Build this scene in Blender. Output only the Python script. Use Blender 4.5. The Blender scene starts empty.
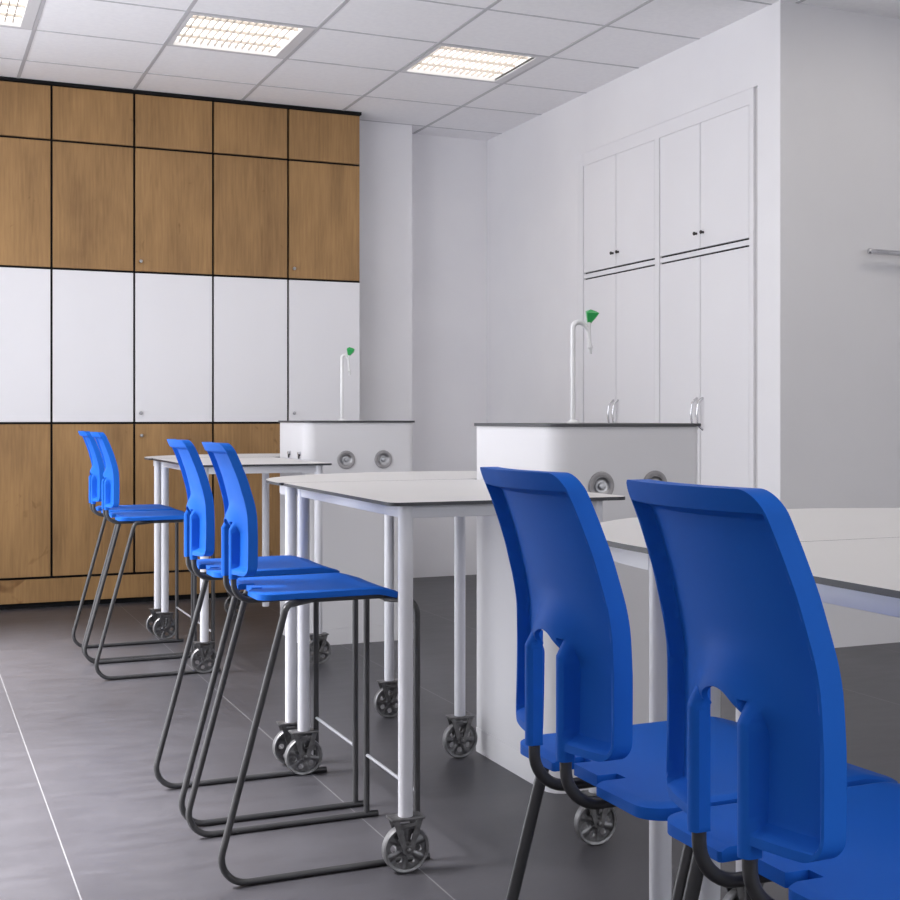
import bpy, bmesh, math, random
import numpy as np
from mathutils import Vector, Matrix

SC = bpy.context.scene
COL = SC.collection
PI = math.pi

# ------------------------------------------------------------------ materials
def principled(name, rgb, rough=0.5, metal=0.0, spec=0.5, coat=0.0):
    m = bpy.data.materials.new(name)
    m.use_nodes = True
    b = m.node_tree.nodes['Principled BSDF']
    b.inputs['Base Color'].default_value = (*rgb, 1)
    b.inputs['Roughness'].default_value = rough
    b.inputs['Metallic'].default_value = metal
    b.inputs['Specular IOR Level'].default_value = spec
    if coat:
        b.inputs['Coat Weight'].default_value = coat
    return m

def noisy(name, c1, c2, scale=(1, 1, 1), nscale=3.0, detail=6.0, rough=0.5, metal=0.0,
          spec=0.5, bump=0.0, rvar=0.0, lo=0.35, hi=0.65):
    """two tone procedural colour driven by stretched noise in object space"""
    m = principled(name, c1, rough, metal, spec)
    nt = m.node_tree; N = nt.nodes; L = nt.links
    b = N['Principled BSDF']
    tc = N.new('ShaderNodeTexCoord'); mp = N.new('ShaderNodeMapping')
    mp.inputs['Scale'].default_value = scale
    L.new(tc.outputs['Object'], mp.inputs['Vector'])
    n = N.new('ShaderNodeTexNoise'); n.inputs['Scale'].default_value = nscale
    n.inputs['Detail'].default_value = detail
    L.new(mp.outputs['Vector'], n.inputs['Vector'])
    r = N.new('ShaderNodeValToRGB')
    r.color_ramp.elements[0].position = lo; r.color_ramp.elements[0].color = (*c1, 1)
    r.color_ramp.elements[1].position = hi; r.color_ramp.elements[1].color = (*c2, 1)
    L.new(n.outputs['Fac'], r.inputs['Fac'])
    L.new(r.outputs['Color'], b.inputs['Base Color'])
    if rvar:
        mr = N.new('ShaderNodeMapRange')
        mr.inputs['To Min'].default_value = rough - rvar
        mr.inputs['To Max'].default_value = rough + rvar
        L.new(n.outputs['Fac'], mr.inputs['Value'])
        L.new(mr.outputs['Result'], b.inputs['Roughness'])
    if bump:
        bp = N.new('ShaderNodeBump'); bp.inputs['Strength'].default_value = bump
        bp.inputs['Distance'].default_value = 0.002
        L.new(n.outputs['Fac'], bp.inputs['Height'])
        L.new(bp.outputs['Normal'], b.inputs['Normal'])
    return m

def wood_material():
    m = principled('oak_veneer', (.3, .17, .07), .48, 0, .35)
    nt = m.node_tree; N = nt.nodes; L = nt.links
    b = N['Principled BSDF']
    tc = N.new('ShaderNodeTexCoord'); oi = N.new('ShaderNodeObjectInfo')
    cb = N.new('ShaderNodeCombineXYZ')
    mul = N.new('ShaderNodeMath'); mul.operation = 'MULTIPLY'; mul.inputs[1].default_value = 37.0
    L.new(oi.outputs['Random'], mul.inputs[0])
    for k in ('X', 'Y', 'Z'):
        L.new(mul.outputs[0], cb.inputs[k])
    ad = N.new('ShaderNodeVectorMath'); ad.operation = 'ADD'
    L.new(tc.outputs['Object'], ad.inputs[0]); L.new(cb.outputs[0], ad.inputs[1])
    def nz(scale, sc, det, dist=0.0):
        mp = N.new('ShaderNodeMapping'); mp.inputs['Scale'].default_value = sc
        L.new(ad.outputs[0], mp.inputs['Vector'])
        n = N.new('ShaderNodeTexNoise'); n.inputs['Scale'].default_value = scale
        n.inputs['Detail'].default_value = det; n.inputs['Distortion'].default_value = dist
        L.new(mp.outputs[0], n.inputs['Vector'])
        return n.outputs['Fac']
    blot = nz(3.2, (1.3, 1, .55), 3, .4)
    grain = nz(9.0, (9, 9, .55), 6, .2)
    fine = nz(30.0, (10, 10, .5), 4)
    knot = nz(4.0, (2.2, 1, 2.0), 2, 1.2)
    r1 = N.new('ShaderNodeValToRGB')
    e = r1.color_ramp.elements
    e[0].position = .36; e[0].color = (.225, .125, .050, 1)
    e[1].position = .66; e[1].color = (.39, .225, .090, 1)
    mx = N.new('ShaderNodeMath'); mx.operation = 'MULTIPLY_ADD'; mx.inputs[1].default_value = .36
    L.new(grain, mx.inputs[0])
    m2 = N.new('ShaderNodeMath'); m2.operation = 'MULTIPLY'; m2.inputs[1].default_value = .54
    L.new(blot, m2.inputs[0]); L.new(m2.outputs[0], mx.inputs[2])
    m3 = N.new('ShaderNodeMath'); m3.operation = 'MULTIPLY_ADD'; m3.inputs[1].default_value = .12
    L.new(fine, m3.inputs[0]); L.new(mx.outputs[0], m3.inputs[2])
    L.new(m3.outputs[0], r1.inputs['Fac'])
    # dark knots
    kr = N.new('ShaderNodeValToRGB')
    kr.color_ramp.elements[0].position = .70; kr.color_ramp.elements[0].color = (1, 1, 1, 1)
    kr.color_ramp.elements[1].position = .80; kr.color_ramp.elements[1].color = (.62, .55, .5, 1)
    L.new(knot, kr.inputs['Fac'])
    mc = N.new('ShaderNodeMix'); mc.data_type = 'RGBA'; mc.blend_type = 'MULTIPLY'
    mc.inputs['Factor'].default_value = 1
    L.new(r1.outputs['Color'], mc.inputs['A']); L.new(kr.outputs['Color'], mc.inputs['B'])
    L.new(mc.outputs['Result'], b.inputs['Base Color'])
    return m

def floor_material():
    m = principled('grey_floor_tiles', (.14, .14, .15), .5, 0, .5)
    nt = m.node_tree; N = nt.nodes; L = nt.links
    b = N['Principled BSDF']
    tc = N.new('ShaderNodeTexCoord')
    def nz(scale, sc, det, dist=0.0):
        mp = N.new('ShaderNodeMapping'); mp.inputs['Scale'].default_value = sc
        L.new(tc.outputs['Object'], mp.inputs['Vector'])
        n = N.new('ShaderNodeTexNoise'); n.inputs['Scale'].default_value = scale
        n.inputs['Detail'].default_value = det; n.inputs['Distortion'].default_value = dist
        L.new(mp.outputs[0], n.inputs['Vector'])
        return n.outputs['Fac']
    cloud = nz(1.6, (1, 1, 1), 5, .5)
    streak = nz(7, (1, 2.6, 1), 7, .4)
    fine = nz(60, (1, 2, 1), 4)
    a1 = N.new('ShaderNodeMath'); a1.operation = 'MULTIPLY_ADD'; a1.inputs[1].default_value = .45
    L.new(cloud, a1.inputs[0])
    a2 = N.new('ShaderNodeMath'); a2.operation = 'MULTIPLY'; a2.inputs[1].default_value = .4
    L.new(streak, a2.inputs[0]); L.new(a2.outputs[0], a1.inputs[2])
    a3 = N.new('ShaderNodeMath'); a3.operation = 'MULTIPLY_ADD'; a3.inputs[1].default_value = .15
    L.new(fine, a3.inputs[0]); L.new(a1.outputs[0], a3.inputs[2])
    r = N.new('ShaderNodeValToRGB')
    r.color_ramp.elements[0].position = .32; r.color_ramp.elements[0].color = (.041, .040, .0465, 1)
    r.color_ramp.elements[1].position = .68; r.color_ramp.elements[1].color = (.071, .0695, .079, 1)
    L.new(a3.outputs[0], r.inputs['Fac'])
    # pale joints every 0.70 m, running along Y
    sx = N.new('ShaderNodeSeparateXYZ'); L.new(tc.outputs['Object'], sx.inputs[0])
    s1 = N.new('ShaderNodeMath'); s1.operation = 'SUBTRACT'; s1.inputs[1].default_value = .327
    L.new(sx.outputs['X'], s1.inputs[0])
    s2 = N.new('ShaderNodeMath'); s2.operation = 'PINGPONG'; s2.inputs[1].default_value = .3505
    L.new(s1.outputs[0], s2.inputs[0])
    s3 = N.new('ShaderNodeMath'); s3.operation = 'LESS_THAN'; s3.inputs[1].default_value = .0016
    L.new(s2.outputs[0], s3.inputs[0])
    mc = N.new('ShaderNodeMix'); mc.data_type = 'RGBA'
    L.new(s3.outputs[0], mc.inputs['Factor'])
    L.new(r.outputs['Color'], mc.inputs['A']); mc.inputs['B'].default_value = (.17, .17, .178, 1)
    L.new(mc.outputs['Result'], b.inputs['Base Color'])
    rr = N.new('ShaderNodeMapRange'); rr.inputs['To Min'].default_value = .34; rr.inputs['To Max'].default_value = .46
    L.new(streak, rr.inputs['Value']); L.new(rr.outputs[0], b.inputs['Roughness'])
    bp = N.new('ShaderNodeBump'); bp.inputs['Strength'].default_value = .08; bp.inputs['Distance'].default_value = .002
    L.new(streak, bp.inputs['Height']); L.new(bp.outputs[0], b.inputs['Normal'])
    return m

def emission(name, rgb, strength):
    m = bpy.data.materials.new(name); m.use_nodes = True
    N = m.node_tree.nodes; N.clear()
    e = N.new('ShaderNodeEmission'); o = N.new('ShaderNodeOutputMaterial')
    e.inputs['Color'].default_value = (*rgb, 1); e.inputs['Strength'].default_value = strength
    m.node_tree.links.new(e.outputs[0], o.inputs['Surface'])
    return m

def thin_glass():
    m = bpy.data.materials.new('window_glass'); m.use_nodes = True
    N = m.node_tree.nodes; N.clear(); L = m.node_tree.links
    tr = N.new('ShaderNodeBsdfTransparent'); gl = N.new('ShaderNodeBsdfGlossy'); gl.inputs['Roughness'].default_value = .02
    mx = N.new('ShaderNodeMixShader'); mx.inputs['Fac'].default_value = .07
    o = N.new('ShaderNodeOutputMaterial')
    L.new(tr.outputs[0], mx.inputs[1]); L.new(gl.outputs[0], mx.inputs[2]); L.new(mx.outputs[0], o.inputs['Surface'])
    return m

WALL = noisy('white_wall_paint', (.82, .812, .835), (.85, .842, .86), (1, 1, 1), 2.0, 4, .85, spec=.2)
GREYWALL = noisy('grey_wall_paint', (.74, .733, .75), (.765, .758, .775), (1, 1, 1), 2.0, 4, .85, spec=.2)
CEIL = noisy('ceiling_tile_board', (.86, .852, .875), (.89, .882, .90), (1, 1, 1), 40.0, 3, .9, spec=.1)
TBAR = principled('ceiling_grid_bar', (.50, .495, .52), .6)
WOOD = wood_material()
BLACK = principled('black_shadow_gap', (.008, .008, .009), .7, 0, .2)
WHITEDOOR = noisy('white_door_laminate', (.76, .753, .775), (.78, .773, .795), (1, 1, 1), 1.5, 2, .42, spec=.4)
CUPBOARD = noisy('cupboard_white_paint', (.82, .812, .835), (.84, .832, .855), (1, 1, 1), 1.5, 2, .5, spec=.35)
CHROME = noisy('chrome', (.62, .62, .64), (.7, .7, .72), (1, 1, 1), 8, 2, .16, 1.0)
STEEL = noisy('brushed_steel', (.36, .36, .37), (.46, .46, .47), (1, 1, 6), 20, 3, .35, 1.0)
DARKKNOB = principled('dark_knob_metal', (.06, .055, .055), .35, .8)
FLOOR = floor_material()
TABLETOP = noisy('white_laminate_top', (.665, .655, .648), (.685, .675, .668), (1, 1, 1), 2, 3, .40, spec=.4)
TABLEEDGE = principled('dark_laminate_edge', (.030, .032, .040), .45)
TABLELEG = noisy('table_white_paint', (.75, .755, .80), (.77, .775, .82), (1, 1, 1), 3, 2, .34, spec=.5)
UNIT = noisy('unit_white_panel', (.715, .708, .725), (.73, .723, .74), (1, 1, 1), 1.3, 2, .6, spec=.25)
UNITTOP = principled('unit_dark_top', (.05, .05, .056), .45)
BLUE = noisy('blue_plastic', (.014, .125, .560), (.017, .134, .595), (1, 1, 1), 5, 2, .50, spec=.06, rvar=.03)
FRAME = noisy('charcoal_tube_paint', (.058, .058, .061), (.072, .072, .075), (1, 1, 1), 6, 2, .38, .35, spec=.5)
FOOTBAR = principled('grey_footrest_bar', (.42, .43, .46), .35, .4)
WHEEL = noisy('grey_wheel_metal', (.13, .13, .135), (.24, .24, .245), (1, 1, 1), 60, 3, .36, .85)
TREAD = noisy('pale_wheel_tread', (.20, .20, .205), (.28, .28, .285), (1, 1, 1), 60, 3, .4, .7)
FORK = noisy('dark_fork_metal', (.13, .128, .13), (.22, .218, .22), (1, 1, 1), 60, 3, .38, .8)
TAPWHITE = principled('white_tap_enamel', (.80, .80, .80), .3)
GREEN = noisy('green_tap_handle', (.03, .36, .09), (.04, .42, .11), (1, 1, 1), 30, 2, .35)
RING = noisy('grey_socket_ring', (.30, .29, .295), (.36, .35, .355), (1, 1, 1), 30, 3, .5, .3)
LAMPFRAME = principled('lamp_white_frame', (.66, .655, .67), .5)
LOUVRE = principled('lamp_louvre', (.42, .385, .35), .5)
GLOW = emission('lamp_tube_glow', (1.0, .94, .87), 3.6)
SCREW = principled('black_screw', (.01, .01, .012), .5)

# ------------------------------------------------------------------ mesh helpers
def link_mesh(name, me, mat, parent=None, smooth=None):
    o = bpy.data.objects.new(name, me)
    COL.objects.link(o)
    mats = mat if isinstance(mat, (list, tuple)) else [mat]
    for m in mats:
        me.materials.append(m)
    if smooth is not None:
        me.polygons.foreach_set('use_smooth', [True] * len(me.polygons))
        me.set_sharp_from_angle(angle=math.radians(smooth))
    if parent:
        o.parent = parent
    return o

def obj(name, bm, mat, parent=None, smooth=None, recalc=True):
    if recalc:
        bmesh.ops.recalc_face_normals(bm, faces=bm.faces[:])
    me = bpy.data.meshes.new(name)
    bm.to_mesh(me); bm.free()
    return link_mesh(name, me, mat, parent, smooth)

def box(bm, x0, x1, y0, y1, z0, z1, bevel=0.0, mi=0, seg=2):
    vs = [bm.verts.new((x, y, z)) for x in (x0, x1) for y in (y0, y1) for z in (z0, z1)]
    q = [(0, 1, 3, 2), (4, 6, 7, 5), (0, 4, 5, 1), (2, 3, 7, 6), (0, 2, 6, 4), (1, 5, 7, 3)]
    fs = [bm.faces.new([vs[i] for i in f]) for f in q]
    for f in fs: f.material_index = mi
    if bevel:
        es = list({e for f in fs for e in f.edges})
        r = bmesh.ops.bevel(bm, geom=es, offset=bevel, segments=seg, affect='EDGES', profile=.5, material=-1)
        for f in r['faces']: f.material_index = mi

def fillet_path(pts, rad, n=8):
    """polyline with rounded corners; rad scalar or list per interior corner"""
    P = [Vector(p) for p in pts]
    out = [P[0]]
    for i in range(1, len(P) - 1):
        r = rad[i - 1] if isinstance(rad, (list, tuple)) else rad
        a = (P[i - 1] - P[i]); b = (P[i + 1] - P[i])
        la, lb = a.length, b.length
        a.normalize(); b.normalize()
        ang = a.angle(b)
        if r <= 0 or ang > PI - 1e-3:
            out.append(P[i]); continue
        t = min(r / math.tan(ang / 2), la * .48, lb * .48)
        r = t * math.tan(ang / 2)
        bis = (a + b).normalized()
        c = P[i] + bis * (r / math.sin(ang / 2))
        s = P[i] + a * t - c; e = P[i] + b * t - c
        tot = s.angle(e)
        ax = s.cross(e).normalized()
        for k in range(n + 1):
            out.append(c + Matrix.Rotation(tot * k / n, 3, ax) @ s)
    out.append(P[-1])
    return out

def tube(bm, path, r, seg=14, cap=True, mi=0):
    P = [Vector(p) for p in path]
    T = []
    for i in range(len(P)):
        a = P[max(0, i - 1)]; b = P[min(len(P) - 1, i + 1)]
        T.append((b - a).normalized())
    up = Vector((0, 0, 1)) if abs(T[0].z) < .9 else Vector((1, 0, 0))
    nrm = T[0].cross(up).normalized()
    rings = []
    for i, p in enumerate(P):
        if i:
            q = T[i - 1].rotation_difference(T[i])
            nrm = q @ nrm
        nrm = (nrm - T[i] * nrm.dot(T[i])).normalized()
        bi = T[i].cross(nrm)
        rr = r[i] if isinstance(r, (list, tuple)) else r
        rings.append([bm.verts.new(p + (nrm * math.cos(2 * PI * k / seg) + bi * math.sin(2 * PI * k / seg)) * rr) for k in range(seg)])
    for a, b in zip(rings, rings[1:]):
        for k in range(seg):
            f = bm.faces.new((a[k], a[(k + 1) % seg], b[(k + 1) % seg], b[k])); f.material_index = mi
    if cap:
        for rg in (rings[0], rings[-1]):
            f = bm.faces.new(rg); f.material_index = mi

def lathe(bm, prof, seg=32, M=Matrix.Identity(4), mi=0, closed=False):
    """prof: list of (r, h) about local Z; M places it"""
    rings = []
    for r, h in prof:
        if r < 1e-6:
            rings.append([bm.verts.new(M @ Vector((0, 0, h)))])
        else:
            rings.append([bm.verts.new(M @ Vector((r * math.cos(2 * PI * k / seg), r * math.sin(2 * PI * k / seg), h))) for k in range(seg)])
    pairs = list(zip(rings, rings[1:]))
    if closed: pairs.append((rings[-1], rings[0]))
    for a, b in pairs:
        for k in range(seg):
            k2 = (k + 1) % seg
            if len(a) == 1 and len(b) == 1: continue
            if len(a) == 1: f = bm.faces.new((a[0], b[k], b[k2]))
            elif len(b) == 1: f = bm.faces.new((a[k], a[k2], b[0]))
            else: f = bm.faces.new((a[k], a[k2], b[k2], b[k]))
            f.material_index = mi

def prism(bm, outline, z0, z1, mi_side=0, mi_top=0, mi_bot=0):
    lo = [bm.verts.new((x, y, z0)) for x, y in outline]
    hi = [bm.verts.new((x, y, z1)) for x, y in outline]
    n = len(outline)
    f = bm.faces.new(lo[::-1]); f.material_index = mi_bot
    f = bm.faces.new(hi); f.material_index = mi_top
    for i in range(n):
        f = bm.faces.new((lo[i], lo[(i + 1) % n], hi[(i + 1) % n], hi[i])); f.material_index = mi_side

def round_poly(pts, rads, n=7):
    """closed 2D polygon with rounded corners"""
    out = []
    m = len(pts)
    for i in range(m):
        p = Vector((*pts[i], 0)); a = Vector((*pts[i - 1], 0)) - p; b = Vector((*pts[(i + 1) % m], 0)) - p
        r = rads[i] if isinstance(rads, (list, tuple)) else rads
        la, lb = a.length, b.length
        a.normalize(); b.normalize(); ang = a.angle(b)
        if r <= 0 or ang > PI - .02:
            out.append((p.x, p.y)); continue
        t = min(r / math.tan(ang / 2), la * .49, lb * .49); r = t * math.tan(ang / 2)
        c = p + (a + b).normalized() * (r / math.sin(ang / 2))
        s = p + a * t - c; e = p + b * t - c
        tot = s.angle(e); ax = s.cross(e).normalized()
        for k in range(n + 1):
            q = c + Matrix.Rotation(tot * k / n, 3, ax) @ s
            out.append((q.x, q.y))
    return out

def catmull(pts, n=6):
    P = [np.array(p, float) for p in pts]
    P = [2 * P[0] - P[1]] + P + [2 * P[-1] - P[-2]]
    out = []
    for i in range(1, len(P) - 2):
        for k in range(n):
            t = k / n
            out.append(.5 * (2 * P[i] + (P[i + 1] - P[i - 1]) * t + (2 * P[i - 1] - 5 * P[i] + 4 * P[i + 1] - P[i + 2]) * t * t
                             + (3 * P[i] - P[i - 1] - 3 * P[i + 1] + P[i + 2]) * t ** 3))
    out.append(P[-2])
    return [tuple(p) for p in out]

def plate_mesh(name, sdf, front, back, bounds, step):
    """solid sheet: inside of a 2D signed distance, two height functions; contour vertices snapped to the outline.
    front/back map (a, b) arrays -> (x, y, z) arrays"""
    a0, a1, b0, b1 = bounds
    A = np.arange(a0 - step, a1 + 1.5 * step, step); B = np.arange(b0 - step, b1 + 1.5 * step, step)
    ga, gb = np.meshgrid(A, B, indexing='ij')
    ca = (ga[:-1, :-1] + ga[1:, 1:]) / 2; cb = (gb[:-1, :-1] + gb[1:, 1:]) / 2
    inside = sdf(ca, cb) < 0
    pa = ga.copy(); pb = gb.copy()
    touch = np.zeros(ga.shape, int)
    for di in (0, 1):
        for dj in (0, 1):
            touch[di:di + inside.shape[0], dj:dj + inside.shape[1]] += inside
    bnd = (touch > 0) & (touch < 4)
    e = step * .05
    for _ in range(5):
        d = sdf(pa, pb)
        gx = (sdf(pa + e, pb) - sdf(pa - e, pb)) / (2 * e); gy = (sdf(pa, pb + e) - sdf(pa, pb - e)) / (2 * e)
        g = np.maximum(gx * gx + gy * gy, 1e-3)
        lim = step * .75
        pa = np.where(bnd, np.clip(pa - d * gx / g, ga - lim, ga + lim), pa)
        pb = np.where(bnd, np.clip(pb - d * gy / g, gb - lim, gb + lim), pb)
    idx = -np.ones(ga.shape, int)
    used = touch > 0
    n = int(used.sum())
    idx[used] = np.arange(n)
    F = np.stack(front(pa[used], pb[used]), 1); K = np.stack(back(pa[used], pb[used]), 1)
    verts = np.concatenate([F, K]).tolist()
    faces = []
    ii, jj = np.nonzero(inside)
    edges = {}
    for i, j in zip(ii, jj):
        q = (int(idx[i, j]), int(idx[i + 1, j]), int(idx[i + 1, j + 1]), int(idx[i, j + 1]))
        faces.append(q); faces.append(tuple(v + n for v in q[::-1]))
        for k in range(4):
            ed = (q[k], q[(k + 1) % 4])
            if (ed[1], ed[0]) in edges: del edges[(ed[1], ed[0])]
            else: edges[ed] = 1
    for u, v in edges:
        faces.append((v, u, u + n, v + n))
    me = bpy.data.meshes.new(name)
    me.from_pydata(verts, [], faces); me.update()
    bm = bmesh.new(); bm.from_mesh(me)
    bmesh.ops.recalc_face_normals(bm, faces=bm.faces[:])
    bm.to_mesh(me); bm.free()
    return me

def sd_rrect(a, b, ha, hb, r):
    qa = np.abs(a) - (ha - r); qb = np.abs(b) - (hb - r)
    return np.hypot(np.maximum(qa, 0), np.maximum(qb, 0)) + np.minimum(np.maximum(qa, qb), 0) - r

def sstep(e0, e1, x):
    t = np.clip((x - e0) / (e1 - e0), 0, 1)
    return t * t * (3 - 2 * t)

# ------------------------------------------------------------------ object helpers
def thing(name, label, cat, loc=(0, 0, 0), rotz=0, group=None):
    o = bpy.data.objects.new(name, None); COL.objects.link(o)
    o.empty_display_size = .1
    o.location = loc; o.rotation_euler = (0, 0, rotz)
    return tag(o, label, cat, group)

def tag(o, label, cat, group=None):
    o['label'] = label; o['category'] = cat
    if group: o['group'] = group
    return o

def struct(name, bm, mat, parent=None, smooth=None):
    o = obj(name, bm, mat, parent, smooth)
    if parent is None: o['kind'] = 'structure'
    return o

def dup(root, loc, rotz, label, group=None):
    r = root.copy(); COL.objects.link(r); r.location = loc; r.rotation_euler = (0, 0, rotz)
    r['label'] = label
    if group: r['group'] = group
    for ch in list(root.children):
        c = ch.copy(); COL.objects.link(c); c.parent = r
        for g in list(ch.children):
            d = g.copy(); COL.objects.link(d); d.parent = c
    return r

# ------------------------------------------------------------------ key dimensions
ZC = 2.780                 # ceiling
TILE = .585
TX0, TY0 = .5265, 6.030    # one crossing of the ceiling grid
XL, XR = -.68, 3.365       # left wall, right wall with the cupboards
YN, YCAB, YPIL, YB = -2.4, 7.575, 7.80, 8.02
YG = 4.795                 # grey wall facing the camera at the right
XFAR = 6.2
T = .14

# ------------------------------------------------------------------ floor, walls
bm = bmesh.new(); box(bm, XL - T, XFAR + T, YN - T, YB + T, -.1, 0)
struct('floor', bm, FLOOR)

# left wall with three window openings
WIN = [(2.9, 5.1), (5.25, 6.85)]
WZ0, WZ1 = .10, 2.62
bm = bmesh.new()
ys = [YN - T]
for a, b in WIN: ys += [a, b]
ys.append(YB + T)
for i in range(0, len(ys), 2):
    box(bm, XL - T, XL, ys[i], ys[i + 1], 0, ZC + .25)
for a, b in WIN:
    box(bm, XL - T, XL, a, b, 0, WZ0); box(bm, XL - T, XL, a, b, WZ1, ZC + .25)
struct('wall_left', bm, WALL)
bm = bmesh.new(); box(bm, XL, XR + T, YB, YB + T, 0, ZC + .25)
struct('wall_back', bm, WALL)
bm = bmesh.new(); box(bm, 2.395, 2.778, YPIL, YB, 0, ZC)
struct('wall_pillar', bm, WALL)
FW = (.6, 5.4); FZ = (.85, 2.45)      # made-up window behind the camera, added for fill light
bm = bmesh.new()
box(bm, XL, FW[0], YN - T, YN, 0, ZC + .25); box(bm, FW[1], XFAR + T, YN - T, YN, 0, ZC + .25)
box(bm, FW[0], FW[1], YN - T, YN, 0, FZ[0]); box(bm, FW[0], FW[1], YN - T, YN, FZ[1], ZC + .25)
struct('wall_front', bm, WALL)
bm = bmesh.new(); box(bm, XFAR, XFAR + T, YN, YG, 0, ZC + .25)
struct('wall_far_right', bm, WALL)
# right wall, with the recess that takes the two built-in cupboards
CY0, CY1, CZ1 = 4.965, 6.725, 2.455
DEP = .60
bm = bmesh.new()
box(bm, XR, XR + DEP, YG + .002, CY0, 0, ZC + .25)
box(bm, XR, XR + DEP, CY1, YB, 0, ZC + .25)
box(bm, XR, XR + DEP, CY0, CY1, CZ1, ZC + .25)
box(bm, XR + DEP - .02, XR + DEP + .1, CY0, CY1, 0, CZ1)
struct('wall_right', bm, WALL)
bm = bmesh.new(); box(bm, XR + .001, XFAR, YG, YG + .15, 0, ZC + .25)
struct('wall_recess', bm, GREYWALL)

# ------------------------------------------------------------------ windows (they light the room)
for i, (a, b) in enumerate(WIN):
    bm = bmesh.new()
    fw = .055
    x0, x1 = XL - .09, XL - .03
    box(bm, x0, x1, a, b, WZ0, WZ0 + fw); box(bm, x0, x1, a, b, WZ1 - fw, WZ1)
    n = 2 if b - a < 2.5 else 3
    for k in range(n + 1):
        c = a + (b - a - fw) * k / n
        box(bm, x0, x1, c, c + fw, WZ0 + fw, WZ1 - fw)
    w = struct('window_%d' % (i + 1), bm, LAMPFRAME)
    bm = bmesh.new(); box(bm, XL - .064, XL - .058, a + fw, b - fw, WZ0 + fw, WZ1 - fw)
    g = bpy.data.materials.get('window_glass') or thin_glass()
    obj('window_pane', bm, g, w)

bm = bmesh.new()
for z in (FZ[0], FZ[1] - .055): box(bm, FW[0], FW[1], YN - .09, YN - .03, z, z + .055)
for k in range(5):
    c = FW[0] + (FW[1] - FW[0] - .055) * k / 4
    box(bm, c, c + .055, YN - .09, YN - .03, FZ[0] + .055, FZ[1] - .055)
w = struct('window_3', bm, LAMPFRAME)  # added window, here only to carry the fill light
bm = bmesh.new(); box(bm, FW[0] + .055, FW[1] - .055, YN - .064, YN - .058, FZ[0] + .055, FZ[1] - .055)
obj('window_pane', bm, g, w)

def area(name, loc, rot, sx, sy, power, col):
    l = bpy.data.lights.new(name, 'AREA'); l.shape = 'RECTANGLE'
    l.size = sx; l.size_y = sy; l.energy = power; l.color = col
    o = bpy.data.objects.new(name, l); COL.objects.link(o)
    o.location = loc; o.rotation_euler = rot
    return o
WPOW = (31, 22); FPOW = 36; SUNP = 30.0
for i, (a, b) in enumerate(WIN):
    area('window_daylight', (XL - .02, (a + b) / 2, (WZ0 + WZ1) / 2), (0, -PI / 2, 0), WZ1 - WZ0 - .1, b - a - .1, WPOW[i], (1.0, .98, .985))

area('window_daylight', ((FW[0] + FW[1]) / 2, YN - .02, (FZ[0] + FZ[1]) / 2), (PI / 2, 0, 0), FW[1] - FW[0] - .1, FZ[1] - FZ[0] - .1, FPOW, (1.0, .98, .985))  # fill for camera-facing surfaces, placed at the added window

# ------------------------------------------------------------------ ceiling: boards, grid bars, light fittings
NI0, NI1 = -6, 10
NJ0, NJ1 = -15, 4
LAMPS = [(-1, 0), (1, 0), (3, 0)]
MORE_LAMPS = [(i, j) for j in (-4, -8, -12) for i in (-1, 1, 3, 5, 7)]
bm = bmesh.new()
cells = set(LAMPS + MORE_LAMPS)
xs0, xs1, y0_, y1_ = XL, XFAR, YN, YB
for i in range(NI0, NI1):
    for j in range(NJ0, NJ1):
        if (i, j) in cells: continue
        a, b = TX0 + TILE * i, TX0 + TILE * (i + 1)
        c, d = TY0 + TILE * j, TY0 + TILE * (j + 1)
        a, b = max(a, xs0), min(b, xs1); c, d = max(c, y0_), min(d, y1_)
        if b - a < .01 or d - c < .01: continue
        box(bm, a, b, c, d, ZC, ZC + .015)
box(bm, XL - T, XFAR + T, YN - T, YB + T, ZC + .15, ZC + .25)
ceiling = struct('ceiling', bm, CEIL)
bm = bmesh.new()
for i in range(NI0, NI1 + 1):
    x = TX0 + TILE * i
    if XL + .02 < x < XFAR - .02:
        ye = YB if x < XR else YG
        box(bm, x - .0085, x + .0085, YN, ye, ZC - .003, ZC + .001)
for j in range(NJ0, NJ1 + 1):
    y = TY0 + TILE * j
    if YN + .02 < y < YB - .02:
        xe = XFAR if y < YG else XR
        box(bm, XL, xe, y - .006, y + .006, ZC - .0022, ZC + .001)
obj('ceiling_grid', bm, TBAR, ceiling)

# the rest of the light panels, overhead and behind the camera, belong to the ceiling
for i, j in MORE_LAMPS:
    bm = bmesh.new()
    x, y = TX0 + TILE * i, TY0 + TILE * j
    box(bm, x + .04, x + TILE - .04, y + .04, y + TILE - .04, ZC + .02, ZC + .03)
    p = obj('light_panel', bm, GLOW, ceiling)
    bm = bmesh.new()
    box(bm, x, x + .04, y, y + TILE, ZC, ZC + .04); box(bm, x + TILE - .04, x + TILE, y, y + TILE, ZC, ZC + .04)
    box(bm, x + .04, x + TILE - .04, y, y + .04, ZC, ZC + .04); box(bm, x + .04, x + TILE - .04, y + TILE - .04, y + TILE, ZC, ZC + .04)
    obj('panel_frame', bm, LAMPFRAME, p)

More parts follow.
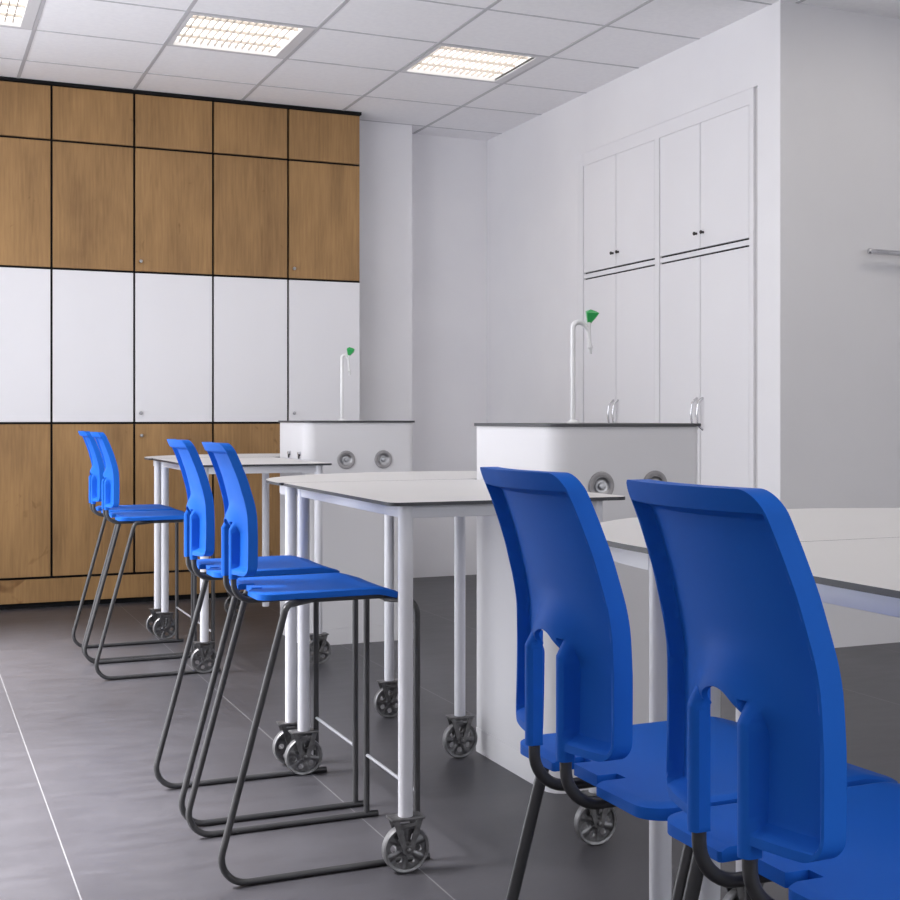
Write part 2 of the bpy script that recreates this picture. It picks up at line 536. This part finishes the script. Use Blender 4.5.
def lamp_parts(t):
    h = TILE / 2 - .010
    bm = bmesh.new()
    inx0, inx1, iny = -h + .020, h - .050, h - .022
    # frame ring flush with the boards, tray above
    box(bm, -h, inx0, -h, h, -.004, .010); box(bm, inx1, h, -h, h, -.004, .010)
    box(bm, inx0, inx1, -h, -iny, -.004, .010); box(bm, inx0, inx1, iny, h, -.004, .010)
    obj('frame', bm, LAMPFRAME, t)
    bm = bmesh.new()
    z0, z1 = .0, .05
    box(bm, inx0 - .006, inx0, -iny, iny, z0, z1); box(bm, inx1, inx1 + .006, -iny, iny, z0, z1)
    box(bm, inx0, inx1, -iny - .006, -iny, z0, z1); box(bm, inx0, inx1, iny, iny + .006, z0, z1)
    box(bm, inx0 - .006, inx1 + .006, -iny - .006, iny + .006, z1, z1 + .01)
    obj('tray', bm, LAMPFRAME, t)
    bm = bmesh.new(); box(bm, inx0, inx1, -iny, iny, .030, .034)
    obj('diffuser', bm, GLOW, t)
    bm = bmesh.new()
    for k in range(1, 15):
        x = inx0 + (inx1 - inx0) * k / 15
        box(bm, x - .0028, x + .0028, -iny, iny, .012, .024)
    for k in (-.62, 0, .62):
        box(bm, inx0, inx1, k * iny - .0028, k * iny + .0028, .010, .024)
    obj('louvre', bm, LOUVRE, t)

LL = ['lit square ceiling light with louvre, cut off by the top left corner',
      'lit square ceiling light with louvre above the wooden cabinets, middle of the three',
      'lit square ceiling light with louvre, rightmost, nearest the white wardrobes']
lamp = None
for (i, j), lab in zip(LAMPS, LL):
    c = (TX0 + TILE * (i + .5), TY0 + TILE * (j + .5), ZC)
    if lamp is None:
        lamp = thing('ceiling_light', lab, 'ceiling light', c, 0, 'recessed ceiling lights')
        lamp_parts(lamp)
    else:
        dup(lamp, c, 0, lab)

# ------------------------------------------------------------------ wooden cabinet wall
CW = .4222
CX0 = 2.3785 - 5 * CW
ZB, ZT = .030, 2.758
Z1, Z2, Z3, Z4 = .160, .973, 1.790, 2.466
gap = .012
def knob(parent, x, z, y, mat, r=.0095):
    bm = bmesh.new()
    M = Matrix.Translation((x, y, z)) @ Matrix.Rotation(PI / 2, 4, 'X')
    lathe(bm, [(0, .0), (r * .55, 0), (r * .5, .008), (r * .95, .011), (r, .016), (r * .8, .020), (0, .021)], 16, M)
    return obj('knob', bm, mat, parent, 40)
colname = ['leftmost, cut off by the photo edge', 'second from the left', 'third from the left, in the middle',
           'fourth from the left', 'rightmost, beside the white pillar']
for c in range(5):
    lab = 'tall oak and white storage cabinet column, ' + colname[c]
    t = thing('storage_cabinet', lab, 'cabinet', (CX0 + CW * c, YCAB, 0), 0, 'wooden cabinets along the back wall')
    bm = bmesh.new(); box(bm, 0, CW, .020, YB - YCAB - .004, Z1 - .002, ZT + .004)
    obj('carcass', bm, BLACK, t)
    # an oak end panel closes the last column
    def panel(name, z0, z1, m):
        bm = bmesh.new()
        box(bm, gap / 2, CW - gap / 2 + (.004 if c == 4 else 0), 0, .019, z0 + gap / 2, z1 - gap / 2, .0012)
        return obj(name, bm, m, t)
    panel('top_panel', Z4, ZT, WOOD)
    d1 = panel('upper_door', Z3, Z4, WOOD)
    d2 = panel('white_door', Z2, Z3, WHITEDOOR)
    d3 = panel('lower_door', Z1, Z2, WOOD)
    if c in (2, 4):
        knob(d1, .032, Z3 + .058, 0, STEEL); knob(d2, .032, Z2 + .055, 0, STEEL); knob(d3, .036, Z2 - .068, 0, STEEL)
    if c == 4:
        bm = bmesh.new(); box(bm, CW + .0002, CW + .004, .020, .222, Z1, ZT + .003)
        obj('end_panel', bm, BLACK, t)
bm = bmesh.new(); box(bm, CX0, CX0 + 5 * CW, YCAB, YCAB + .018, ZB, Z1 - gap / 2 - .001, .001)
tag(obj('kickboard', bm, WOOD), 'long oak kickboard along the foot of the tall cabinets', 'kickboard')
bm = bmesh.new(); box(bm, CX0, CX0 + 5 * CW + .014, YCAB + .012, YCAB + .05, ZT + .0045, ZC - .001)
tag(obj('filler_strip', bm, BLACK), 'black filler strip between the tall cabinets and the ceiling', 'filler strip')
bm = bmesh.new(); box(bm, CX0, CX0 + 5 * CW, YCAB + .03, YCAB + .06, 0, Z1 - .003)
tag(obj('plinth', bm, BLACK), 'black recessed plinth at the floor under the oak kickboard', 'plinth')

# ------------------------------------------------------------------ white built-in wardrobes on the right wall
GROOVESHADE = principled('grey_joint_strip', (.62, .61, .61), .7)  # grey that stands in for the shade inside the groove
bm = bmesh.new()
fx0, fx1 = XR + .002, XR + .030
yA0, yA1, yB0, yB1 = 5.036, 5.823, 5.871, 6.656     # the two pairs of doors
zt = 2.385
def door_bands(bm):
    box(bm, fx0, fx1, CY0 + .036, yA0 - .003, 0, CZ1 - .0005); box(bm, fx0, fx1, yA1 + .003, yB0 - .003, 0, CZ1 - .0005)
    box(bm, XR + .0004, fx1, yB1 + .003, CY1 - .0002, 0, CZ1 - .0005); box(bm, fx0, fx1, yA0 - .003, yA1 + .003, zt + .0006, CZ1 - .0005)
    box(bm, fx0, fx1, yB0 - .003, yB1 + .003, zt + .0006, CZ1 - .0005)
door_bands(bm)
box(bm, fx0 + .014, fx1, CY0 + .0005, CY0 + .036, 0, CZ1 - .0005, mi=1)  # back of the groove, its shade painted as flat grey
struct('trim_1', bm, [CUPBOARD, GROOVESHADE])
GREYGAP = principled('pale_joint', (.30, .29, .30), .8)
def wardrobe(y0, y1, ym, lab):
    t = thing('wardrobe', lab, 'wardrobe', (XR + .004, (y0 + y1) / 2, 0), 0, 'built-in white wardrobes')
    oy = (y0 + y1) / 2
    a, m_, b = y0 - oy, ym - oy, y1 - oy
    bm = bmesh.new()
    box(bm, .021, DEP - .04, a - .002, b + .002, .0, zt + .002)
    obj('carcass', bm, GREYGAP, t)
    bm = bmesh.new(); box(bm, .0, .018, a, b, .004, .06); obj('base_board', bm, CUPBOARD, t)
    zs0, zs1 = 1.762, 1.794
    bm = bmesh.new(); box(bm, .002, .020, a, b, zs0 + .0045, zs1 - .0045, .001); obj('cross_rail', bm, CUPBOARD, t)
    bm = bmesh.new(); box(bm, .012, .0205, a, b, zs0 - .004, zs1 + .004); obj('shadow_gap', bm, BLACK, t)
    g = .0030
    for (p, q, s) in ((a, m_, 1), (m_, b, -1)):
        bm = bmesh.new(); box(bm, 0, .019, p + g, q - g, zs1 + .004, zt, .001)
        d = obj('upper_door', bm, CUPBOARD, t)
        bm = bmesh.new()
        ky = m_ - s * .030
        lathe(bm, [(0, 0), (.006, 0), (.005, .010), (.0085, .012), (.009, .016), (.006, .019), (0, .0195)], 16,
              Matrix.Translation((0, ky, zs1 + .075)) @ Matrix.Rotation(-PI / 2, 4, 'Y'))
        obj('knob', bm, DARKKNOB, d, 40)
        bm = bmesh.new(); box(bm, 0, .019, p + g, q - g, .062, zs0 - .004, .0015)
        d = obj('lower_door', bm, CUPBOARD, t)
        bm = bmesh.new()
        hy = m_ - s * .026
        tube(bm, fillet_path([(.0, hy, .945), (-.026, hy, .965), (-.034, hy, 1.02), (-.026, hy, 1.075), (.0, hy, 1.095)], .03), .0055, 12)
        obj('handle', bm, CHROME, d, 40)
    return t
wardrobe(yB0, yB1, 6.282, 'white built-in wardrobe on the right wall, left one, farther from the grey wall')
wardrobe(yA0, yA1, 5.447, 'white built-in wardrobe on the right wall, right one, next to the grey wall')

# ------------------------------------------------------------------ coat rail on the grey wall
t = thing('coat_rail', 'chrome rail on the grey wall, cut off by the right photo edge', 'coat rail', (4.03, YG, 1.728))
bm = bmesh.new()
lathe(bm, [(0, -.235), (.009, -.235), (.0135, -.230), (.0135, -.222), (.0115, -.218), (.0115, .46), (0, .46)], 18,
      Matrix.Translation((0, -.045, 0)) @ Matrix.Rotation(PI / 2, 4, 'Y'))
obj('bar', bm, CHROME, t, 40)
for x in (.10, .35):
    bm = bmesh.new()
    lathe(bm, [(0, 0), (.022, 0), (.022, .004), (.008, .006), (.008, .045), (0, .045)], 20, Matrix.Translation((x, -.0005, 0)) @ Matrix.Rotation(PI / 2, 4, 'X'))
    obj('bracket', bm, CHROME, t, 40)
bm = bmesh.new()
tube(bm, fillet_path([(-.028, -.045, -.008), (-.028, -.045, -.06), (-.028, -.085, -.071), (-.028, -.095, -.04)], .015), .005, 12)
obj('hook', bm, STEEL, t, 40)

# ------------------------------------------------------------------ tables on castors
ZLEG0, ZU, ZTOP = .122, .8085, .8165

def wheel_web_mesh():
    def sdf(a, b):
        d = np.hypot(a, b) - .0485
        d = np.maximum(d, .006 - np.hypot(a, b))
        for k in range(6):
            an = PI / 6 + k * PI / 3
            d = np.maximum(d, .0078 - np.hypot(a - .029 * math.cos(an), b - .029 * math.sin(an)))
        return d
    def th(a, b):
        r = np.hypot(a, b)
        spoke = np.abs(((np.arctan2(b, a)) % (PI / 3)) - PI / 6)
        return .0045 + .002 * (1 - sstep(.10, .20, PI / 6 - spoke)) + .003 * (1 - sstep(.012, .016, r))
    return plate_mesh('wheel_web', sdf, lambda a, b: (a, -th(a, b), b), lambda a, b: (a, th(a, b), b), (-.05, .05, -.05, .05), .0022)

def fork_bm():
    bm = bmesh.new()
    box(bm, -.038, .038, -.023, .023, .066, .071, .001)            # top plate (relative to the axle)
    for s in (-1, 1):
        y = s * .019
        vs = [(-.034, .066), (-.020, .066), (-.004, .010), (.004, .010), (.020, .066), (.034, .066), (.011, -.006), (0, -.013), (-.011, -.006)]
        lo = [bm.verts.new((x, y - .0016, z)) for x, z in vs]; hi = [bm.verts.new((x, y + .0016, z)) for x, z in vs]
        bm.faces.new(lo); bm.faces.new(hi[::-1])
        for k in range(len(vs)):
            k2 = (k + 1) % len(vs)
            bm.faces.new((lo[k], hi[k], hi[k2], lo[k2]))
        lathe(bm, [(0, 0), (.006, 0), (.006, .005), (.003, .0065), (0, .0065)], 12,
              Matrix.Translation((0, y + s * .001, 0)) @ Matrix.Rotation(-s * PI / 2, 4, 'X'))
        box(bm, -.018, .018, y - .0016, y + .0016, .052, .058)
    lathe(bm, [(0, -.019), (.0045, -.019), (.0045, .019), (0, .019)], 12, Matrix.Rotation(PI / 2, 4, 'X'))
    return bm

_proto = {}
def castor(parent, x, y):
    """fork as a part, wheel as its sub-part, pale tread as another"""
    if not _proto:
        _proto['fork'] = None
        f = obj('castor', fork_bm(), FORK, None, 35)
        w = link_mesh('wheel', wheel_web_mesh(), WHEEL, None, 35)
        bm = bmesh.new()
        lathe(bm, [(.045, -.010), (.0500, -.0115), (.0525, -.0085), (.0525, .0085), (.0500, .0115), (.045, .010)], 48, Matrix.Rotation(PI / 2, 4, 'X'), closed=True)
        r = obj('tread', bm, TREAD, None, 35)
        _proto.update(fork=f, wheel=w, tread=r)
        first = True
    else:
        first = False
    f0, w0, r0 = _proto['fork'], _proto['wheel'], _proto['tread']
    if first:
        f, w, r = f0, w0, r0
    else:
        f, w, r = f0.copy(), w0.copy(), r0.copy()
        for o in (f, w, r): COL.objects.link(o)
    f.parent = parent; f.location = (x, y, .0525)
    w.parent = f; w.location = (0, 0, 0); w.rotation_euler = (0, random.uniform(0, 6), 0)
    r.parent = f; r.location = (0, 0, 0)

def leg(parent, x, y):
    bm = bmesh.new()
    lathe(bm, [(0, ZLEG0), (.0155, ZLEG0), (.0165, ZLEG0 + .002), (.0165, ZU - .0002), (0, ZU - .0002)], 24, Matrix.Translation((x, y, 0)))
    obj('leg', bm, TABLELEG, parent, 40)

def table_top(parent, outline):
    bm = bmesh.new()
    n = len(outline)
    prism(bm, outline, ZU, ZTOP, 1, 0, 1)
    o = obj('tabletop', bm, [TABLETOP, TABLEEDGE], parent)
    return o

def rect_table(lab, loc, L_=.468, over=.066, skip_castor=(), rz=0, group='white tables on castors'):
    """local origin = left front leg position"""
    t = thing('table', lab, 'table', loc, rz, group)
    D_ = .895
    table_top(t, round_poly([(-.048, -.045), (L_ + over, -.045), (L_ + over, D_ + .060), (-.048, D_ + .060)], [.028] * 4, 6))
    bm = bmesh.new()
    z0 = ZU - .029
    w = .011
    box(bm, -w, w, 0, D_, z0, ZU - .0003, .002); box(bm, L_ - w, L_ + w, 0, D_, z0, ZU - .0003, .002)
    box(bm, 0, L_, -w, w, z0, ZU - .0003, .002); box(bm, 0, L_, D_ - w, D_ + w, z0, ZU - .0003, .002)
    obj('underframe', bm, TABLELEG, t, 40)
    for k, (x, y) in enumerate(((0, 0), (L_, 0), (0, D_), (L_, D_))):
        leg(t, x, y)
        if k not in skip_castor: castor(t, x, y)
    return t

HALF = [(.95, .0), (.951, .10), (.966, .22), (1.01, .335), (1.08, .425), (1.165, .50), (1.265, .553), (1.39, .598), (1.53, .612)]
def round_table(lab, loc, legs=((0, 0), (.455, .466), (1.06, 0)), group='white tables on castors'):
    """half-round end table; local origin = left front leg (1.0, 0.06 of the outline)"""
    t = thing('half_round_table', lab, 'table', loc, 0, group)
    half = catmull(HALF, 5)
    full = half + [(2 * 1.53 - x, y) for x, y in half[::-1][1:]]
    pts = [(x - 1.0, y - .06) for x, y in full]
    # small radius at the two straight corners
    rad = [0] * len(pts); rad[0] = .02; rad[-1] = .02
    out = round_poly(pts[::-1], rad[::-1], 5)
    table_top(t, out)
    # bent rail that follows the edge, set in
    def inset(d):
        c = [(x - 1.0, y - .06) for x, y in full]
        res = []
        m = len(c)
        for i in range(m):
            a = np.array(c[max(0, i - 1)]); b = np.array(c[min(m - 1, i + 1)])
            tt = (b - a) / np.linalg.norm(b - a); nn = np.array((tt[1], -tt[0]))
            p = np.array(c[i]) + nn * d
            res.append((p[0], p[1]))
        return res
    o_, i_ = inset(.040), inset(.060)
    bm = bmesh.new()
    z0, z1 = ZU - .032, ZU - .0003
    rings = []
    for (xo, yo), (xi, yi) in zip(o_, i_):
        if min(yo, yi) < 0: continue
        rings.append([bm.verts.new((xo, yo, z0)), bm.verts.new((xo, yo, z1)), bm.verts.new((xi, yi, z1)), bm.verts.new((xi, yi, z0))])
    for a, b in zip(rings, rings[1:]):
        for k in range(4):
            bm.faces.new((a[k], a[(k + 1) % 4], b[(k + 1) % 4], b[k]))
    bm.faces.new(rings[0]); bm.faces.new(rings[-1])
    box(bm, 0, 1.06, -.011, .011, z0, z1)
    obj('underframe', bm, TABLELEG, t, 40)
    for x, y in legs:
        leg(t, x, y); castor(t, x, y)
    return t

random.seed(4)
rect_table('white table at right, behind the two nearest blue stools', (1.00, .700, 0))
round_table('half-round white table end at the right, beyond the two nearest blue stools', (.995, 1.718, 0))
rect_table('white table with dark edge in the middle, its castored front leg nearest the camera', (.994, 2.833, 0), rz=-.014)
round_table('half-round white table closing the far end of the middle table', (1.003, 3.853, 0))
rect_table('white table at back left, its right end against the far service unit', (1.055, 5.378, 0), .458, .050, skip_castor=(3,))
round_table('half-round white table closing the back left table, nearest the wooden cabinets', (1.045, 6.408, 0))

# ------------------------------------------------------------------ sink / service units
def service_unit(lab, loc, w, d, h, sockets, side_taps=()):
    """local origin = left front corner at the floor; front faces the camera (-y)"""
    t = thing('service_unit', lab, 'service unit', loc, 0, 'white service units at the tables')
    bm = bmesh.new()
    r = .055
    prism(bm, round_poly([(0, 0), (w, 0), (w, d), (0, d)], [r, .03, .006, .006], 10), .072, h - .009)
    obj('body', bm, UNIT, t, 30)
    bm = bmesh.new()
    e = .0015
    prism(bm, round_poly([(-e, -e), (w + e, -e), (w + e, d + e), (-e, d + e)], [r, .03, .006, .006], 10), 0, .0715)
    obj('plinth', bm, UNIT, t, 30)
    bm = bmesh.new()
    e = .007
    prism(bm, round_poly([(-e, -e), (w + e, -e), (w + e, d + e), (-e, d + e)], [r, .03, .01, .01], 10), h - .0088, h)
    obj('top', bm, UNITTOP, t, 30)
    for sx, sz, sr in sockets:
        M = Matrix.Translation((sx, -.0002, sz)) @ Matrix.Rotation(PI / 2, 4, 'X')
        bm = bmesh.new()
        lathe(bm, [(sr * .62, .0), (sr * .97, 0), (sr, .003), (sr * .94, .007), (sr * .72, .008), (sr * .64, .006)], 40, M, closed=True)
        s = obj('socket', bm, RING, t, 40)
        bm = bmesh.new()
        lathe(bm, [(sr * .66, .0058), (sr * .62, .0062), (sr * .52, .0024), (sr * .40, .0016), (sr * .26, .002), (sr * .24, .009), (sr * .18, .012), (0, .0125)], 36, M)
        obj('socket_insert', bm, STEEL, s, 40)
    for sy, sz in side_taps:
        M = Matrix.Translation((-.0002, sy, sz)) @ Matrix.Rotation(-PI / 2, 4, 'Y')
        bm = bmesh.new()
        lathe(bm, [(0, 0), (.010, 0), (.010, .004), (.006, .006), (.006, .008), (.008, .009), (.008, .013), (0, .013)], 16, M)
        o = obj('gas_tap', bm, CHROME, t, 40)
        bm = bmesh.new(); tube(bm, [(-.008, sy, sz - .004), (-.009, sy, sz - .022)], [.005, .0038], 12)
        obj('nozzle', bm, DARKKNOB, o, 40)
    return t

def tap(lab, loc, h, reach, group='swan neck laboratory taps', name='laboratory_tap'):
    t = thing(name, lab, 'tap', loc, 0, group)
    bm = bmesh.new()
    lathe(bm, [(0, 0), (.018, 0), (.018, .004), (.0085, .010), (0, .010)], 20)
    obj('base', bm, TAPWHITE, t, 40)
    top = h - .085
    bm = bmesh.new()
    tube(bm, fillet_path([(0, 0, .004), (0, 0, top + .028), (reach * .55, 0, top + .034), (reach, 0, top + .010)], [.034, .03], 12), .0072, 14)
    obj('neck', bm, TAPWHITE, t, 40)
    bm = bmesh.new()
    lean = Vector((.12, 0, 1)).normalized()
    c = Vector((reach, 0, top + .012))
    pth = [c - Vector((-.006, 0, .072)), c - Vector((-.006, 0, .056)), c - Vector((-.005, 0, .052)), c - Vector((-.004, 0, .042)), c, c + lean * .020]
    tube(bm, pth, [.0045, .0052, .0085, .0056, .0060, .0060], 14)
    obj('outlet', bm, TAPWHITE, t, 40)
    # faceted green grip, narrow below and flaring upwards
    bm = bmesh.new()
    b0 = c + lean * .018
    ax = Matrix.Rotation(math.radians(18), 3, 'Y')
    lo = [bm.verts.new(b0 + ax @ Vector((.0065 * math.cos(k * PI / 2 + .5), .0065 * math.sin(k * PI / 2 + .5), 0))) for k in range(4)]
    mid = [bm.verts.new(b0 + ax @ Vector((.025 * math.cos(k * PI / 2 + .5), .025 * math.sin(k * PI / 2 + .5), .028 + (.006 if k % 2 else -.004)))) for k in range(4)]
    hi = [bm.verts.new(b0 + ax @ Vector((.013 * math.cos(k * PI / 2 + .5), .013 * math.sin(k * PI / 2 + .5), .038))) for k in range(4)]
    for a, b in ((lo, mid), (mid, hi)):
        for k in range(4):
            bm.faces.new((a[k], a[(k + 1) % 4], b[(k + 1) % 4], b[k]))
    bm.faces.new(lo); bm.faces.new(hi)
    obj('handle', bm, GREEN, t)
    return t

HU = .985
service_unit('white service unit with two round sockets in the middle, partly behind a blue stool', (1.547, 3.240, 0), .462, .532, HU,
             [(.145, .817, .039), (.311, .817, .039)])
service_unit('white service unit with two round sockets at the back, near the wooden cabinets', (1.571, 5.800, 0), .508, .440, .988,
             [(.186, .815, .041), (.358, .815, .041)], [(.068, .842), (.242, .842)])
tap('white swan neck tap with green handle on the nearer service unit', (1.737, 3.50, HU), .345, .050)
tap('white swan neck tap with green handle on the far service unit', (1.814, 6.05, .988), .355, .030)

# ------------------------------------------------------------------ blue bar stools
ZS = [.630, .65, .70, .739, .785, .81, .862, .908, .935, .950]
XS = [-.147, -.147, -.1455, -.145, -.1455, -.149, -.162, -.178, -.190, -.197]
def xf(z):
    # smooth profile: gaussian-averaged piecewise linear
    acc = 0
    offs = (-.016, -.008, 0, .008, .016); ws = (.12, .22, .32, .22, .12)
    for o_, w_ in zip(offs, ws):
        acc = acc + w_ * np.interp(z + o_, ZS, XS)
    return acc
ZBOT, ZTOPB = .652, .945
def hw(z):
    return np.interp(z, [.65, .74, .785, .81, .862, .908, .935, .945], [.1205, .1195, .1175, .116, .112, .108, .1065, .106])
SL = .0395           # sleeve offset from the middle
def outer_sdf(y, z):
    s = hw(z) / .12
    return sd_rrect(y / s, z - (ZBOT + ZTOPB) / 2, .12, (ZTOPB - ZBOT) / 2, .021)
def hole_sdf(y, z):
    wz = .0308
    zc = .746
    arch = (np.hypot(y / wz, np.maximum(z - zc, 0) / .027) - 1) * .029
    return arch
def shell_sdf(y, z):
    d = outer_sdf(y, z)
    sl = np.maximum(np.abs(np.abs(y) - SL) - .0092, np.abs(z - .68) - .040)
    d = np.minimum(d, sl)
    return np.maximum(d, -hole_sdf(y, z))
def curv(y):
    return -.020 + .020 * np.clip(np.abs(y) / .112, 0, 1.1) ** 2
TUBE_X = -.1785       # centre of the two uprights
def in_sleeve(y, z):
    return (np.abs(np.abs(y) - SL) < .0096) & (z < .766)
def hood(y, z):
    dh = np.maximum(hole_sdf(y, z), 0)
    return .0175 * np.exp(-(dh / .027) ** 2) * sstep(.738, .768, z)
def thick(y, z):
    d = -outer_sdf(y, z)
    rim, pan = .0215, .0050
    t = pan + (rim - pan) * (1 - sstep(.0030, .0110, d))
    # broad bands along the top and the bottom
    t = np.maximum(t, pan + (rim - pan) * (1 - sstep(.0185, .0250, ZTOPB - z)))
    t = np.maximum(t, pan + (rim - pan) * (1 - sstep(.008, .018, z - ZBOT)))
    # hood over the arch
    return np.maximum(t, pan + hood(y, z))
def slv(y):
    s = np.abs(np.abs(y) - SL)
    return np.sqrt(np.clip(1 - (s / .0100) ** 2, 0, 1))
def shell_front(y, z):
    x = xf(z) + curv(y) - .95 * hood(y, z)
    return (np.where(in_sleeve(y, z), TUBE_X + .0035 + .0055 * slv(y), x), y, z)
def shell_back(y, z):
    x = xf(z) + curv(y) - thick(y, z)
    cut = TUBE_X - .0105 * slv(y) + .55 * np.maximum(z - .750, 0)
    return (np.where(in_sleeve(y, z), cut, x), y, z)

def seat_sdf(x, y):
    d = sd_rrect(x - .013, y, .163, .166 - .004 * np.clip((x + .15) / .34, 0, 1), .032)
    for s in (-1, 1):      # slots at the rear for the uprights
        sl = np.maximum(np.abs(y - s * SL) - .011, x + .112)
        d = np.maximum(d, -sl)
    # rear edge hollowed between the slots
    sl = np.maximum(np.abs(y) - .030, x + .135)
    d = np.maximum(d, -sl)
    return d
def seat_top(x, y):
    e = np.maximum(-sd_rrect(x - .013, y, .163, .166, .032), 0)
    z = .617 - .004 * (1 - sstep(0, .010, e)) - .012 * sstep(.115, .176, x) + .003 * (np.abs(y) / .166) ** 2
    z = z - .003 * np.exp(-((x + .01) / .09) ** 2 - (y / .10) ** 2)
    return (x, y, z)
def seat_bot(x, y):
    z = .6035 - .012 * sstep(.115, .176, x)
    return (x, y, z)

def make_stool(lab, loc, group):
    t = thing('bar_stool', lab, 'stool', loc, 0, group)
    me = plate_mesh('backrest', shell_sdf, shell_front, shell_back, (-.142, .142, .638, .947), .0022)
    b = link_mesh('backrest', me, BLUE, t, 38)
    for y in (-.058, .058):
        bm = bmesh.new()
        lathe(bm, [(0, 0), (.0028, 0), (.0028, .0012), (0, .0014)], 12,
              Matrix.Translation((-.1740, y, .6585)) @ Matrix.Rotation(-PI / 2, 4, 'Y'))
        obj('screw', bm, SCREW, b)
    me = plate_mesh('seat', seat_sdf, seat_top, seat_bot, (-.152, .190, -.167, .167), .004)
    link_mesh('seat', me, BLUE, t, 40)
    r = .0076
    for s in (-1, 1):
        bm = bmesh.new()
        tube(bm, fillet_path([(.232, s * .185, r + .0002), (-.252, s * .185, r + .0002), (-.095, s * .181, .5945),
                              (-.02, s * .118, .5955), (.150, s * .118, .5955)], [.055, .020, .03], 10), r, 14)
        obj('sled_leg', bm, FRAME, t, 40)
        bm = bmesh.new()
        tube(bm, fillet_path([(.203, s * .185, r * 1.6), (.203, s * .185, .588), (.150, s * .118, .588)], [.03], 8), r, 14)
        obj('front_leg', bm, FRAME, t, 40)
        bm = bmesh.new()
        tube(bm, fillet_path([(-.1785, s * SL, .74), (-.1785, s * SL, .5905), (.150, s * SL, .5905)], [.040], 10), .0066, 14)
        obj('back_upright', bm, FRAME, t, 40)
    bm = bmesh.new(); tube(bm, [(.150, -.122, .590), (.150, .122, .590)], r, 12)
    obj('cross_tube', bm, FRAME, t, 40)
    bm = bmesh.new(); tube(bm, [(.203, -.182, .156), (.203, .182, .156)], .0042, 12)
    obj('footrest_bar', bm, FOOTBAR, t, 40)
    return t

GRP = 'blue sled stools at the tables'
st = make_stool('nearest blue bar stool, at the right front, its backrest largest', (.805, .975, 0), GRP)
dup(st, (.805, 1.319, 0), 0, 'blue bar stool second nearest, its backrest left of the nearest stool')
dup(st, (.839, 3.078, 0), 0, 'blue bar stool at the middle table, the nearer of its two')
dup(st, (.840, 3.545, 0), 0, 'blue bar stool at the middle table, the farther of its two')
dup(st, (.886, 5.565, 0), 0, 'blue bar stool at the back left table, the nearer of its two')
dup(st, (.886, 5.985, 0), 0, 'blue bar stool at the back left table, the farthest, near the cabinets')

# ------------------------------------------------------------------ camera, world, view
F = 1355.0; CXP = 545.0; CYP = 418.0; TH = .4400
cam = bpy.data.cameras.new('camera')
cam.sensor_fit = 'HORIZONTAL'; cam.sensor_width = 36
cam.lens = F / 900 * 36
cam.shift_x = -(CXP - 450) / 900
cam.shift_y = -(450 - CYP) / 900
cam.clip_start = .02
co = bpy.data.objects.new('camera', cam); COL.objects.link(co)
co.location = (0, 0, 1.0); co.rotation_euler = (PI / 2, 0, -TH)
SC.camera = co

sl = bpy.data.lights.new('sun', 'SUN'); sl.energy = SUNP; sl.angle = math.radians(30); sl.color = (1, .97, .97)
so = bpy.data.objects.new('sun', sl); COL.objects.link(so)
el, az = math.radians(61), math.radians(14)
so.rotation_euler = Vector((math.cos(el) * math.cos(az), -math.cos(el) * math.sin(az), -math.sin(el))).to_track_quat('-Z', 'Y').to_euler()
so.location = (-6, 6, 8)

w = bpy.data.worlds.new('world'); SC.world = w; w.use_nodes = True
w.node_tree.nodes['Background'].inputs['Color'].default_value = (.75, .85, 1, 1)
w.node_tree.nodes['Background'].inputs['Strength'].default_value = 1.0

SC.view_settings.view_transform = 'Standard'
SC.view_settings.look = 'None'
SC.view_settings.exposure = 0.33
SC.view_settings.gamma = 1.0
SC.view_settings.use_curve_mapping = False
SC.cycles.use_denoising = True
SC.cycles.max_bounces = 10
SC.cycles.diffuse_bounces = 6
SC.cycles.glossy_bounces = 4
SC.cycles.sample_clamp_indirect = 6
